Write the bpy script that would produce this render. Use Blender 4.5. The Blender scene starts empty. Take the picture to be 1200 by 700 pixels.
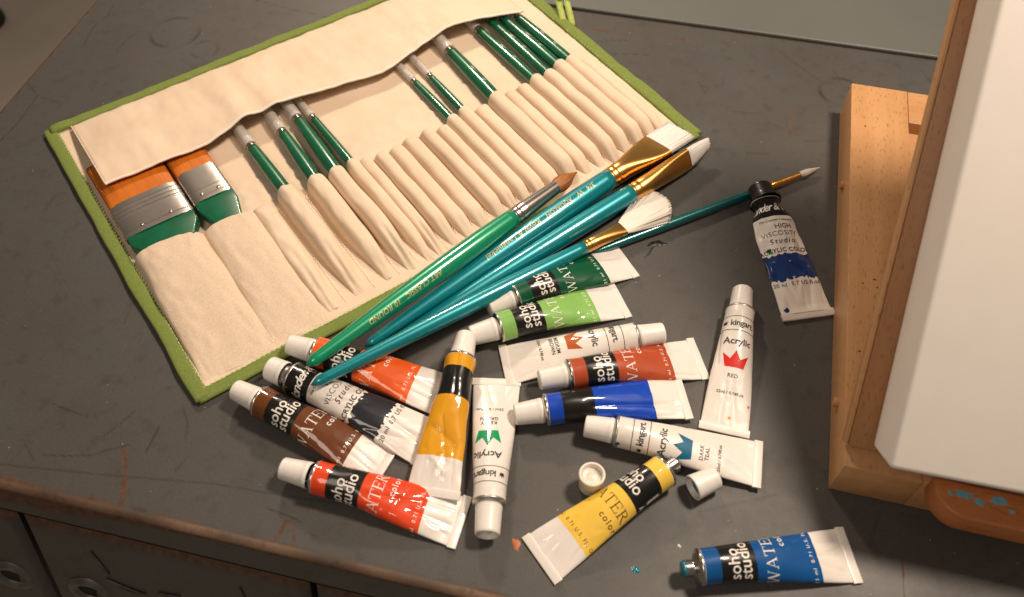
import bpy, bmesh, math, random
import numpy as np
from mathutils import Vector, Matrix, noise as mn

# ------------------------------------------------------------------ camera, light, exposure
scn = bpy.context.scene
S = 0.001                       # everything below is written in millimetres
R = math.radians
THETA = R(53.5)                 # camera looks this far below the horizon
CAM = Vector((0, -606 * math.cos(THETA), 606 * math.sin(THETA)))
cd = bpy.data.cameras.new('camera'); cam = bpy.data.objects.new('camera', cd)
scn.collection.objects.link(cam); scn.camera = cam
cam.location = CAM * S
cam.rotation_euler = (math.pi / 2 - THETA, 0, 0)
cd.sensor_width = 36; cd.lens = 30.0
cd.clip_start = 0.01; cd.clip_end = 50
cd.dof.use_dof = True; cd.dof.focus_distance = 0.615; cd.dof.aperture_fstop = 8.0

w = bpy.data.worlds.new('World'); scn.world = w; w.use_nodes = True
wb = w.node_tree.nodes['Background']
wb.inputs[0].default_value = (1.0, 0.84, 0.68, 1); wb.inputs[1].default_value = 0.12

def lamp(name, loc, target, size, power, col, shape='DISK'):
    l = bpy.data.lights.new(name, 'AREA'); l.shape = shape; l.size = size; l.energy = power; l.color = col
    o = bpy.data.objects.new(name, l); scn.collection.objects.link(o)
    o.location = Vector(loc) * S
    o.rotation_euler = (Vector(target) - Vector(loc)).to_track_quat('-Z', 'Y').to_euler()
    return o
lamp('ceiling_lamp', (520, 150, 1030), (0, 40, 0), 0.19, 13.4, (1.0, 0.825, 0.67))
lamp('desk_lamp', (-200, 820, 640), (0, 60, 0), 0.10, 5.4, (1.0, 0.80, 0.63))
lamp('front_fill', (-330, -640, 980), (100, 0, 0), 0.40, 3.2, (1.0, 0.84, 0.70))  # soft fill added at front left to brighten canvas and flap hem

vs = scn.view_settings
vs.view_transform = 'Standard'; vs.look = 'None'; vs.exposure = 0.0; vs.gamma = 1.0
scn.cycles.max_bounces = 8; scn.cycles.transparent_max_bounces = 16
scn.cycles.caustics_reflective = False; scn.cycles.caustics_refractive = False
scn.cycles.sample_clamp_indirect = 4.0

rnd = random.Random(7)
COL = scn.collection

# ------------------------------------------------------------------ materials
def nd(nt, t, **kw):
    n = nt.nodes.new(t)
    for k, v in kw.items(): setattr(n, k, v)
    return n
MATS = {}
def M(name, col, rough=0.5, metal=0.0, coat=0.0, spec=0.5, var=None, bump=None, stretch=(1, 1, 1), trans=0.0, alpha=1.0, sss=0.0, crough=0.03, rvar=0.0):
    """Principled material; var=(scale, colour2, contrast) mottles it, bump=(scale, strength, distance mm)."""
    m = bpy.data.materials.new(name); m.use_nodes = True; nt = m.node_tree
    b = nt.nodes['Principled BSDF']
    b.inputs['Base Color'].default_value = (*col, 1); b.inputs['Roughness'].default_value = rough
    b.inputs['Metallic'].default_value = metal; b.inputs['Coat Weight'].default_value = coat
    b.inputs['Coat Roughness'].default_value = crough
    b.inputs['Specular IOR Level'].default_value = spec; b.inputs['Transmission Weight'].default_value = trans
    b.inputs['Alpha'].default_value = alpha
    if sss: b.inputs['Subsurface Weight'].default_value = sss; b.inputs['Subsurface Radius'].default_value = (.003, .002, .001)
    tc = nd(nt, 'ShaderNodeTexCoord'); mp = nd(nt, 'ShaderNodeMapping'); mp.inputs['Scale'].default_value = stretch
    nt.links.new(tc.outputs['Object'], mp.inputs['Vector'])
    if var:
        n = nd(nt, 'ShaderNodeTexNoise'); n.inputs['Scale'].default_value = var[0]; n.inputs['Detail'].default_value = 5
        nt.links.new(mp.outputs[0], n.inputs['Vector'])
        r = nd(nt, 'ShaderNodeMapRange'); c = var[2] if len(var) > 2 else 0.2
        r.inputs[1].default_value = 0.5 - c; r.inputs[2].default_value = 0.5 + c
        nt.links.new(n.outputs['Fac'], r.inputs[0])
        x = nd(nt, 'ShaderNodeMix', data_type='RGBA')
        x.inputs[6].default_value = (*col, 1); x.inputs[7].default_value = (*var[1], 1)
        nt.links.new(r.outputs[0], x.inputs[0]); nt.links.new(x.outputs[2], b.inputs['Base Color'])
        if rvar:
            q = nd(nt, 'ShaderNodeMapRange'); q.inputs[3].default_value = rough - rvar; q.inputs[4].default_value = rough + rvar
            nt.links.new(r.outputs[0], q.inputs[0]); nt.links.new(q.outputs[0], b.inputs['Roughness'])
    if bump:
        n = nd(nt, 'ShaderNodeTexNoise'); n.inputs['Scale'].default_value = bump[0]; n.inputs['Detail'].default_value = 3
        nt.links.new(mp.outputs[0], n.inputs['Vector'])
        bp = nd(nt, 'ShaderNodeBump'); bp.inputs['Strength'].default_value = bump[1]; bp.inputs['Distance'].default_value = bump[2] * S
        nt.links.new(n.outputs['Fac'], bp.inputs['Height']); nt.links.new(bp.outputs[0], b.inputs['Normal'])
    MATS[name] = m
    return m

def paint_label(name, col): return M(name, col, 0.42, coat=0.85, spec=.18, var=(60, tuple(c * .82 for c in col), .3), bump=(140, .12, .6))
M('tube_white', (.82, .765, .70), .36, coat=.8, var=(50, (.74, .69, .63), .3), bump=(120, .15, .8))
M('crimp_white', (.76, .71, .65), .38, coat=.2, bump=(400, .1, .3))
M('cap_white', (.82, .79, .74), .38, sss=.15, var=(90, (.74, .70, .64), .25))
M('cap_milky', (.80, .74, .64), .35, sss=.4, var=(90, (.72, .66, .56), .25))
M('cap_black', (.012, .011, .010), .35, coat=.2, bump=(300, .15, .3))
M('silver', (.66, .62, .57), .24, metal=1.0, var=(70, (.5, .47, .43), .3), bump=(200, .08, .3))
M('brushed_silver', (.74, .69, .63), .34, metal=1.0, var=(40, (.60, .55, .50), .3), bump=(120, .15, .5))
M('dull_silver', (.55, .52, .48), .38, metal=.9, var=(90, (.42, .39, .36), .3))
M('gold', (.85, .50, .16), .30, metal=1.0, var=(60, (.62, .32, .08), .3), bump=(150, .08, .4))
M('ink_black', (.008, .0078, .0075), .3, coat=.35, spec=.25, var=(60, (.013, .012, .011), .3), bump=(140, .06, .6))
M('print_black', (.02, .018, .016), .45)
M('print_white', (.78, .74, .68), .45)
M('print_brown', (.10, .035, .01), .45)
M('print_gold', (.62, .50, .25), .4, metal=.3)
COLS = dict(dark_green=(.0, .085, .035), light_green=(.25, .51, .12), red_brown=(.45, .075, .024), blue=(.004, .06, .48),
            yellow=(.93, .61, .085), sky_blue=(.003, .085, .29), red=(.78, .065, .012), brown=(.15, .043, .009), orange=(.86, .12, .012),
            ochre=(.76, .36, .014), navy=(.005, .035, .18), slate=(.018, .02, .026), crown_brown=(.50, .10, .02), crown_teal=(.002, .13, .25),
            crown_red=(.72, .02, .012), crown_green=(.0, .33, .11))
for k, v in COLS.items(): paint_label(k, v)
M('canvas_cloth', (.77, .625, .475), .9, spec=.15, var=(26, (.70, .55, .40), .25), bump=(1300, .5, .25))
M('canvas_cloth_thick', (.76, .625, .48), .92, spec=.12, var=(800, (.63, .49, .35), .25), bump=(1200, .6, .3))
M('hem_cloth', (.86, .77, .66), .9, spec=.1, bump=(900, .4, .25))
M('green_binding', (.215, .275, .072), .85, spec=.15, var=(700, (.150, .20, .044), .25), bump=(1000, .7, .35))
M('loop_ribbon', (.50, .57, .17), .8, spec=.2, var=(500, (.30, .40, .07), .2), bump=(700, .6, .3))
M('stitch_thread', (.50, .55, .24), .8)
M('teal_paint', (.0, .20, .245), .34, metal=.30, coat=1.0, var=(700, (.0, .27, .30), .22), crough=.05)
M('teal_dark_paint', (.0, .135, .135), .32, metal=.25, coat=.8, var=(500, (.0, .10, .10), .25), crough=.1)
M('green_paint', (.0, .25, .115), .30, metal=.15, coat=.9, var=(500, (.0, .30, .14), .25), crough=.08)
M('bottle_green_paint', (.0, .14, .060), .34, coat=.7, var=(90, (.0, .075, .03), .3), crough=.1)
M('hair_brown', (.40, .15, .035), .5, var=(900, (.22, .07, .015), .2), stretch=(.05, 1, 1))
M('hair_orange', (.64, .18, .012), .5, var=(700, (.50, .12, .008), .25), stretch=(.05, 1, 1))
M('hair_white', (.82, .80, .76), .55, sss=.1, var=(900, (.66, .63, .58), .2), stretch=(.05, 1, 1))
M('hair_cream', (.84, .78, .70), .6, var=(900, (.72, .65, .56), .2), stretch=(.05, 1, 1))
M('hair_grey', (.50, .46, .40), .55, var=(900, (.36, .33, .28), .2), stretch=(.05, 1, 1))
M('clear_plastic', (.92, .88, .83), .10, spec=.8, alpha=.34)
M('paint_teal_wet', (.0, .16, .22), .25, coat=.5)
M('paint_black_dry', (.008, .007, .006), .45)
M('paint_orange_dry', (.45, .13, .04), .5)
M('paint_sky_dry', (.22, .46, .52), .5, var=(300, (.10, .30, .42), .2))
M('dark_gap', (.006, .005, .005), .8)
M('stretched_canvas', (.82, .765, .70), .85, spec=.2, var=(60, (.795, .735, .665), .3), bump=(1900, .45, .12))
M('panel_grey', (.135, .140, .128), .5, var=(6, (.108, .110, .10), .25), bump=(300, .1, .3), rvar=.08)
M('floor_beige', (.52, .46, .385), .6, var=(9, (.45, .39, .32), .25), bump=(40, .1, 1))
M('rubber_black', (.01, .01, .01), .6, bump=(200, .2, .3))
M('pull_steel', (.19, .185, .17), .42, metal=.5, var=(120, (.08, .072, .062), .25), bump=(300, .15, .3))

def wood(name, c1, c2, pore, ax=0):
    """beech-like: long soft streaks plus short dark flecks, grain along local axis ax."""
    m = bpy.data.materials.new(name); m.use_nodes = True; nt = m.node_tree; b = nt.nodes['Principled BSDF']
    tc = nd(nt, 'ShaderNodeTexCoord')
    def noise(scale, st, det=4):
        sc = [scale] * 3; sc[ax] = scale * st
        mp = nd(nt, 'ShaderNodeMapping'); mp.inputs['Scale'].default_value = sc
        nt.links.new(tc.outputs['Object'], mp.inputs['Vector'])
        n = nd(nt, 'ShaderNodeTexNoise'); n.inputs['Scale'].default_value = 1; n.inputs['Detail'].default_value = det
        nt.links.new(mp.outputs[0], n.inputs['Vector']); return n.outputs['Fac']
    r1 = nd(nt, 'ShaderNodeMapRange'); r1.inputs[1].default_value = .32; r1.inputs[2].default_value = .68
    nt.links.new(noise(70, .07), r1.inputs[0])
    x = nd(nt, 'ShaderNodeMix', data_type='RGBA'); x.inputs[6].default_value = (*c1, 1); x.inputs[7].default_value = (*c2, 1)
    nt.links.new(r1.outputs[0], x.inputs[0])
    r2 = nd(nt, 'ShaderNodeMapRange'); r2.inputs[1].default_value = .62; r2.inputs[2].default_value = .70; r2.inputs[4].default_value = .62
    nt.links.new(noise(1150, .15, 1), r2.inputs[0])
    y = nd(nt, 'ShaderNodeMix', data_type='RGBA'); y.inputs[7].default_value = (*pore, 1)
    nt.links.new(r2.outputs[0], y.inputs[0]); nt.links.new(x.outputs[2], y.inputs[6])
    nt.links.new(y.outputs[2], b.inputs['Base Color'])
    b.inputs['Roughness'].default_value = .48; b.inputs['Coat Weight'].default_value = .12; b.inputs['Coat Roughness'].default_value = .3
    bp = nd(nt, 'ShaderNodeBump'); bp.inputs['Strength'].default_value = .25; bp.inputs['Distance'].default_value = .0003; bp.invert = True
    nt.links.new(r2.outputs[0], bp.inputs['Height']); nt.links.new(bp.outputs[0], b.inputs['Normal'])
    MATS[name] = m
wood('beech_y', (.58, .315, .135), (.49, .25, .10), (.24, .105, .042), 1)
wood('beech_x', (.55, .295, .125), (.46, .23, .09), (.24, .105, .042), 0)
wood('lid_wood', (.42, .20, .08), (.33, .145, .052), (.14, .05, .016), 1)
wood('ledge_wood', (.52, .19, .06), (.42, .14, .04), (.20, .06, .02), 0)

def steel_material():
    """grey enamel on steel; vertex attribute 'wear' = (rust, grime, painted rim highlight)."""
    m = bpy.data.materials.new('worn_steel'); m.use_nodes = True; nt = m.node_tree; b = nt.nodes['Principled BSDF']; L = nt.links.new
    tc = nd(nt, 'ShaderNodeTexCoord'); at = nd(nt, 'ShaderNodeAttribute', attribute_name='wear')
    sep = nd(nt, 'ShaderNodeSeparateColor'); L(at.outputs['Color'], sep.inputs[0])
    def noise(scale, det=6, st=None, rough=.6):
        n = nd(nt, 'ShaderNodeTexNoise'); n.inputs['Scale'].default_value = scale; n.inputs['Detail'].default_value = det; n.inputs['Roughness'].default_value = rough
        if st:
            mp = nd(nt, 'ShaderNodeMapping'); mp.inputs['Scale'].default_value = st[0]; mp.inputs['Rotation'].default_value = (0, 0, st[1])
            L(tc.outputs['Object'], mp.inputs['Vector']); L(mp.outputs[0], n.inputs['Vector'])
        else: L(tc.outputs['Object'], n.inputs['Vector'])
        return n.outputs['Fac']
    def rng(v, a, c, o0=0., o1=1.):
        r = nd(nt, 'ShaderNodeMapRange'); r.inputs[1].default_value = a; r.inputs[2].default_value = c; r.inputs[3].default_value = o0; r.inputs[4].default_value = o1
        L(v, r.inputs[0]); return r.outputs[0]
    def mix(f, a, c):
        x = nd(nt, 'ShaderNodeMix', data_type='RGBA')
        for sock, v in ((6, a), (7, c)):
            if isinstance(v, tuple): x.inputs[sock].default_value = (*v, 1)
            else: L(v, x.inputs[sock])
        L(f, x.inputs[0]); return x.outputs[2]
    def math_(op, a, c):
        x = nd(nt, 'ShaderNodeMath', operation=op, use_clamp=True)
        for i, v in enumerate((a, c)):
            if isinstance(v, (int, float)): x.inputs[i].default_value = v
            else: L(v, x.inputs[i])
        return x.outputs[0]
    c = mix(rng(noise(7), .3, .7), (.074, .073, .069), (.058, .050, .043))
    c = mix(rng(noise(28), .48, .75, 0, .55), c, (.084, .074, .062))
    c = mix(rng(noise(75, 8), .54, .74, 0, .7), c, (.038, .031, .025))
    c = mix(rng(noise(1400, 2), .35, .65, 0, .30), c, (.098, .092, .084)); c = mix(rng(noise(700, 3), .50, .68, 0, .35), c, (.040, .035, .030))
    # fine directionless scratches (two families) and dust specks
    s1 = rng(noise(1, 3, ((26, 900, 1), .45)), .68, .74, 0, .75)
    s2 = rng(noise(1, 3, ((800, 18, 1), -.35)), .69, .75, 0, .6)
    gate = rng(noise(11), .44, .60)
    c = mix(math_('MULTIPLY', s1, gate), c, (.035, .028, .022)); c = mix(math_('MULTIPLY', s2, gate), c, (.19, .17, .145))
    vo = nd(nt, 'ShaderNodeTexVoronoi'); vo.inputs['Scale'].default_value = 95; L(tc.outputs['Object'], vo.inputs['Vector'])
    d = math_('MULTIPLY', rng(vo.outputs['Distance'], .06, .025), rng(noise(37), .48, .56))
    c = mix(d, c, (.34, .31, .27))
    # grime, rust, painted rim highlight from the attribute, broken up by noise
    br = noise(160, 6); br2 = noise(45, 6)
    g = math_('MULTIPLY', sep.outputs[1], rng(br, .30, .46, .5, 1.))
    c = mix(g, c, (.024, .018, .014))
    ru = rng(math_('ADD', sep.outputs[0], rng(br2, 0, 1, -.28, .28)), .30, .62)
    ru = math_('MULTIPLY', ru, rng(br, .25, .5, .55, 1.))
    rc = mix(rng(br, .35, .65), (.120, .056, .028), (.055, .028, .017))
    c = mix(ru, c, rc)
    c = mix(math_('MULTIPLY', sep.outputs[2], rng(br, .35, .5, .3, 1.)), c, (.34, .23, .15))
    L(c, b.inputs['Base Color'])
    ro = rng(noise(22), .3, .7, .46, .60)
    x = nd(nt, 'ShaderNodeMix', data_type='FLOAT'); L(ru, x.inputs[0]); L(ro, x.inputs[2]); x.inputs[3].default_value = .8
    L(x.outputs[0], b.inputs['Roughness'])
    b.inputs['Specular IOR Level'].default_value = .45
    h = math_('SUBTRACT', math_('MULTIPLY', noise(420, 5), .7), math_('MULTIPLY', g, .5))
    bp = nd(nt, 'ShaderNodeBump'); bp.inputs['Strength'].default_value = .18; bp.inputs['Distance'].default_value = .0005
    L(h, bp.inputs['Height']); L(bp.outputs[0], b.inputs['Normal'])
    MATS['worn_steel'] = m
steel_material()

# ------------------------------------------------------------------ object helpers
def tag(o, label, cat, group=None, kind=None):
    o['label'] = label; o['category'] = cat
    if group: o['group'] = group
    if kind: o['kind'] = kind
    return o
def thing(name, label, cat, loc=(0, 0, 0), rot=(0, 0, 0), group=None, matrix=None):
    o = bpy.data.objects.new(name, None); COL.objects.link(o); o.empty_display_size = .01
    if matrix is not None:
        m = matrix.copy(); m.translation = m.translation * S; o.matrix_world = m
    else: o.location = Vector(loc) * S; o.rotation_euler = rot
    return tag(o, label, cat, group)
def obj(name, verts, faces, mat, parent=None, smooth=True, loc=None, rot=None, kind=None):
    me = bpy.data.meshes.new(name)
    v = np.asarray(verts, float) * S
    me.from_pydata(v.tolist(), [], faces)
    for m in (mat if isinstance(mat, (list, tuple)) else [mat]): me.materials.append(MATS[m])
    if smooth: me.polygons.foreach_set('use_smooth', [True] * len(me.polygons))
    me.update()
    o = bpy.data.objects.new(name, me); COL.objects.link(o)
    if parent: o.parent = parent
    if loc: o.location = Vector(loc) * S
    if rot: o.rotation_euler = rot
    if kind: o['kind'] = kind
    return o
def grid_faces(nu, nv, wrap=False, off=0):
    """nu rows of nv verts."""
    f = []
    for i in range(nu - 1):
        for j in range(nv if wrap else nv - 1):
            k = (j + 1) % nv
            f.append((off + i * nv + j, off + i * nv + k, off + (i + 1) * nv + k, off + (i + 1) * nv + j))
    return f
def lathe(profile, n=40, zc=0.0, rib=None, cap0=True, cap1=True):
    """rings along +x from (x, r) pairs; rib(x_index, k) multiplies the radius."""
    v, f = [], []
    for i, (x, r) in enumerate(profile):
        for k in range(n):
            a = 2 * math.pi * k / n; q = r * (rib(i, k) if rib else 1)
            v.append((x, q * math.sin(a), zc + q * math.cos(a)))
    f = grid_faces(len(profile), n, True)
    if cap0: v.append((profile[0][0], 0, zc)); c = len(v) - 1; f += [(c, (k + 1) % n, k) for k in range(n)]
    if cap1: v.append((profile[-1][0], 0, zc)); c = len(v) - 1; o = (len(profile) - 1) * n; f += [(c, o + k, o + (k + 1) % n) for k in range(n)]
    return v, f
def sweep(st, n=40, caps=True):
    """superellipse sections along +x: (x, half width y, half height z, exponent, yc, zc)."""
    v = []
    for (x, wy, hz, e, yc, zc) in st:
        for k in range(n):
            a = 2 * math.pi * k / n; c, s = math.cos(a), math.sin(a)
            v.append((x, yc + wy * math.copysign(abs(s) ** (2 / e), s), zc + hz * math.copysign(abs(c) ** (2 / e), c)))
    f = grid_faces(len(st), n, True)
    if caps:
        for i, flip in ((0, True), (len(st) - 1, False)):
            x, _, _, _, yc, zc = st[i]; v.append((x, yc, zc)); c = len(v) - 1
            f += [((c, i * n + (k + 1) % n, i * n + k) if flip else (c, i * n + k, i * n + (k + 1) % n)) for k in range(n)]
    return v, f
def tuft(st, n=140, jit=.10, tip=2.0, seed=1):
    """bristles: a sweep whose radius is ruffled per hair and whose hairs end at uneven lengths."""
    r = random.Random(seed); v = []; ks = [1 + r.uniform(-jit, jit) for _ in range(n)]; ls = [r.uniform(-tip, 0) for _ in range(n)]
    m = len(st)
    for i, (x, wy, hz, e, yc, zc) in enumerate(st):
        q = i / (m - 1)
        for k in range(n):
            a = 2 * math.pi * k / n; c, s = math.cos(a), math.sin(a); g = 1 + (ks[k] - 1) * min(1, q * 2)
            v.append((x + ls[k] * q ** 3, yc + g * wy * math.copysign(abs(s) ** (2 / e), s), zc + g * hz * math.copysign(abs(c) ** (2 / e), c)))
    f = grid_faces(m, n, True)
    x, _, _, _, yc, zc = st[-1]; v.append((x - tip * .5, yc, zc)); c = len(v) - 1; o = (m - 1) * n
    f += [(c, o + k, o + (k + 1) % n) for k in range(n)]
    return v, f
def box(x0, x1, y0, y1, z0, z1, bev=0.0, seg=2):
    bm = bmesh.new(); bmesh.ops.create_cube(bm, size=1)
    for q in bm.verts: q.co = Vector(((x0 + x1) / 2 + q.co.x * (x1 - x0), (y0 + y1) / 2 + q.co.y * (y1 - y0), (z0 + z1) / 2 + q.co.z * (z1 - z0)))
    if bev: bmesh.ops.bevel(bm, geom=bm.edges[:], offset=bev, segments=seg, profile=.5, affect='EDGES')
    return from_bm(bm)
def prism(outline, z0, z1, bev=0.0, seg=2):
    bm = bmesh.new()
    fa = bm.faces.new([bm.verts.new((x, y, z0)) for x, y in outline])
    r = bmesh.ops.extrude_face_region(bm, geom=[fa])
    bmesh.ops.translate(bm, vec=(0, 0, z1 - z0), verts=[g for g in r['geom'] if isinstance(g, bmesh.types.BMVert)])
    bmesh.ops.recalc_face_normals(bm, faces=bm.faces[:])
    if bev: bmesh.ops.bevel(bm, geom=bm.edges[:], offset=bev, segments=seg, profile=.5, affect='EDGES')
    return from_bm(bm)
def from_bm(bm):
    bm.verts.index_update(); v = [tuple(q.co) for q in bm.verts]; f = [tuple(q.index for q in fc.verts) for fc in bm.faces]; bm.free(); return v, f
def auto_smooth(o, ang=35):
    me = o.data; bm = bmesh.new(); bm.from_mesh(me)
    for e in bm.edges: e.smooth = len(e.link_faces) == 2 and e.calc_face_angle(0) < R(ang)
    bm.to_mesh(me); bm.free(); return o
def join(*parts):
    V, F = [], []
    for v, f in parts:
        o = len(V); V += list(v); F += [tuple(i + o for i in q) for q in f]
    return V, F
def axis_matrix(p0, p1, up=(0, 0, 1), roll=0.0):
    """local x runs from p0 to p1, local z as near to up as possible."""
    x = (Vector(p1) - Vector(p0)).normalized(); y = Vector(up).cross(x).normalized(); z = x.cross(y)
    m = Matrix((x, y, z)).transposed().to_4x4() @ Matrix.Rotation(roll, 4, 'X')
    m.translation = Vector(p0); return m

# ------------------------------------------------------------------ flat lettering as real, thin geometry
def text_mesh(body, size, bold=0.0, shear=0.0, spacing=1.0, line=1.0, align='CENTER'):
    cu = bpy.data.curves.new('lettering', 'FONT'); cu.body = body; cu.size = size; cu.align_x = align; cu.align_y = 'CENTER'
    cu.offset = bold * size; cu.shear = shear; cu.space_character = spacing; cu.space_line = line; cu.resolution_u = 3; cu.fill_mode = 'FRONT'
    o = bpy.data.objects.new('lettering', cu)
    me = bpy.data.meshes.new_from_object(o)
    v = [tuple(q.co[:2]) for q in me.vertices]; f = [tuple(p.vertices) for p in me.polygons]
    bpy.data.objects.remove(o); bpy.data.curves.remove(cu); bpy.data.meshes.remove(me)
    return v, f
SERIF = {   # (x0,y0,x1,y1,width) strokes on a unit cap height, with slab serifs
    'W': (1.30, [(.10, .97, .38, .03, .15), (.38, .03, .64, .90, .06), (.64, .97, .92, .03, .15), (.92, .03, 1.18, .97, .06), (-.02, .97, .24, .97, .06), (.52, .97, .74, .97, .06), (1.06, .97, 1.30, .97, .06)]),
    'A': (1.00, [(.14, .03, .48, .97, .06), (.48, .97, .84, .03, .15), (.25, .36, .70, .36, .06), (.0, .03, .28, .03, .06), (.68, .03, 1.0, .03, .06)]),
    'T': (.90, [(.45, .03, .45, .97, .15), (.02, .96, .88, .96, .07), (.05, .74, .05, .97, .06), (.85, .74, .85, .97, .06), (.28, .03, .62, .03, .06)]),
    'E': (.84, [(.20, .03, .20, .97, .15), (.04, .96, .74, .96, .07), (.04, .04, .78, .04, .07), (.20, .52, .58, .52, .06), (.73, .74, .73, .97, .06), (.77, .04, .77, .28, .06), (.57, .40, .57, .64, .06)]),
    'R': (.96, [(.20, .03, .20, .97, .15), (.04, .96, .48, .96, .07), (.46, .955, .64, .85, .11), (.645, .87, .645, .66, .14), (.64, .68, .46, .545, .11), (.20, .54, .48, .54, .06), (.42, .54, .78, .05, .15), (.70, .04, .98, .04, .06), (.04, .03, .38, .03, .06)]),
}
def serif_word(word, h, gap=.05):
    V, F, Z, x = [], [], [], 0.0; k = 0
    for ch in word:
        adv, st = SERIF[ch]
        for (a, b, c, d, wd) in st:
            dx, dy = c - a, d - b; l = math.hypot(dx, dy); wd = wd * .74; nx, ny = -dy / l * wd / 2, dx / l * wd / 2; o = len(V)
            V += [((x + a + nx) * h, (b + ny) * h), ((x + a - nx) * h, (b - ny) * h), ((x + c - nx) * h, (d - ny) * h), ((x + c + nx) * h, (d + ny) * h)]
            Z += [k * .003] * 4; F.append((o, o + 1, o + 2, o + 3)); k += 1
        x += adv + gap
    wd = (x - gap) * h
    return [(a - wd / 2, b - h / 2) for a, b in V], F, Z
def cut(v, f, z=None, sa=1.1, sb=2.5):
    """slice flat shapes finely so that they can follow a curved surface."""
    bm = bmesh.new(); vs_ = [bm.verts.new((a, b, z[i] if z else 0)) for i, (a, b) in enumerate(v)]
    for q in f:
        try: bm.faces.new([vs_[i] for i in q])
        except ValueError: pass
    for ax, st in ((0, sa), (1, sb)):
        c = [q.co[ax] for q in bm.verts]; lo, hi = min(c), max(c); k = math.floor(lo / st) + 1
        while k * st < hi:
            p = [0, 0, 0]; p[ax] = k * st; nrm = [0, 0, 0]; nrm[ax] = 1
            bmesh.ops.bisect_plane(bm, geom=bm.verts[:] + bm.edges[:] + bm.faces[:], plane_co=p, plane_no=nrm); k += 1
    bmesh.ops.triangulate(bm, faces=[q for q in bm.faces if len(q.verts) > 4])
    bm.verts.index_update()
    out = [(q.co.x, q.co.y, q.co.z) for q in bm.verts], [tuple(x.index for x in q.verts) for q in bm.faces]
    bm.free(); return out

# ------------------------------------------------------------------ the setting: floor, worn steel cabinet, second cabinet behind
fl = obj('floor', [(-6000, -4000, -740), (5000, -4000, -740), (5000, 6000, -740), (-6000, 6000, -740)], [(0, 1, 2, 3)], 'floor_beige', smooth=False)
fl['kind'] = 'structure'

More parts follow.
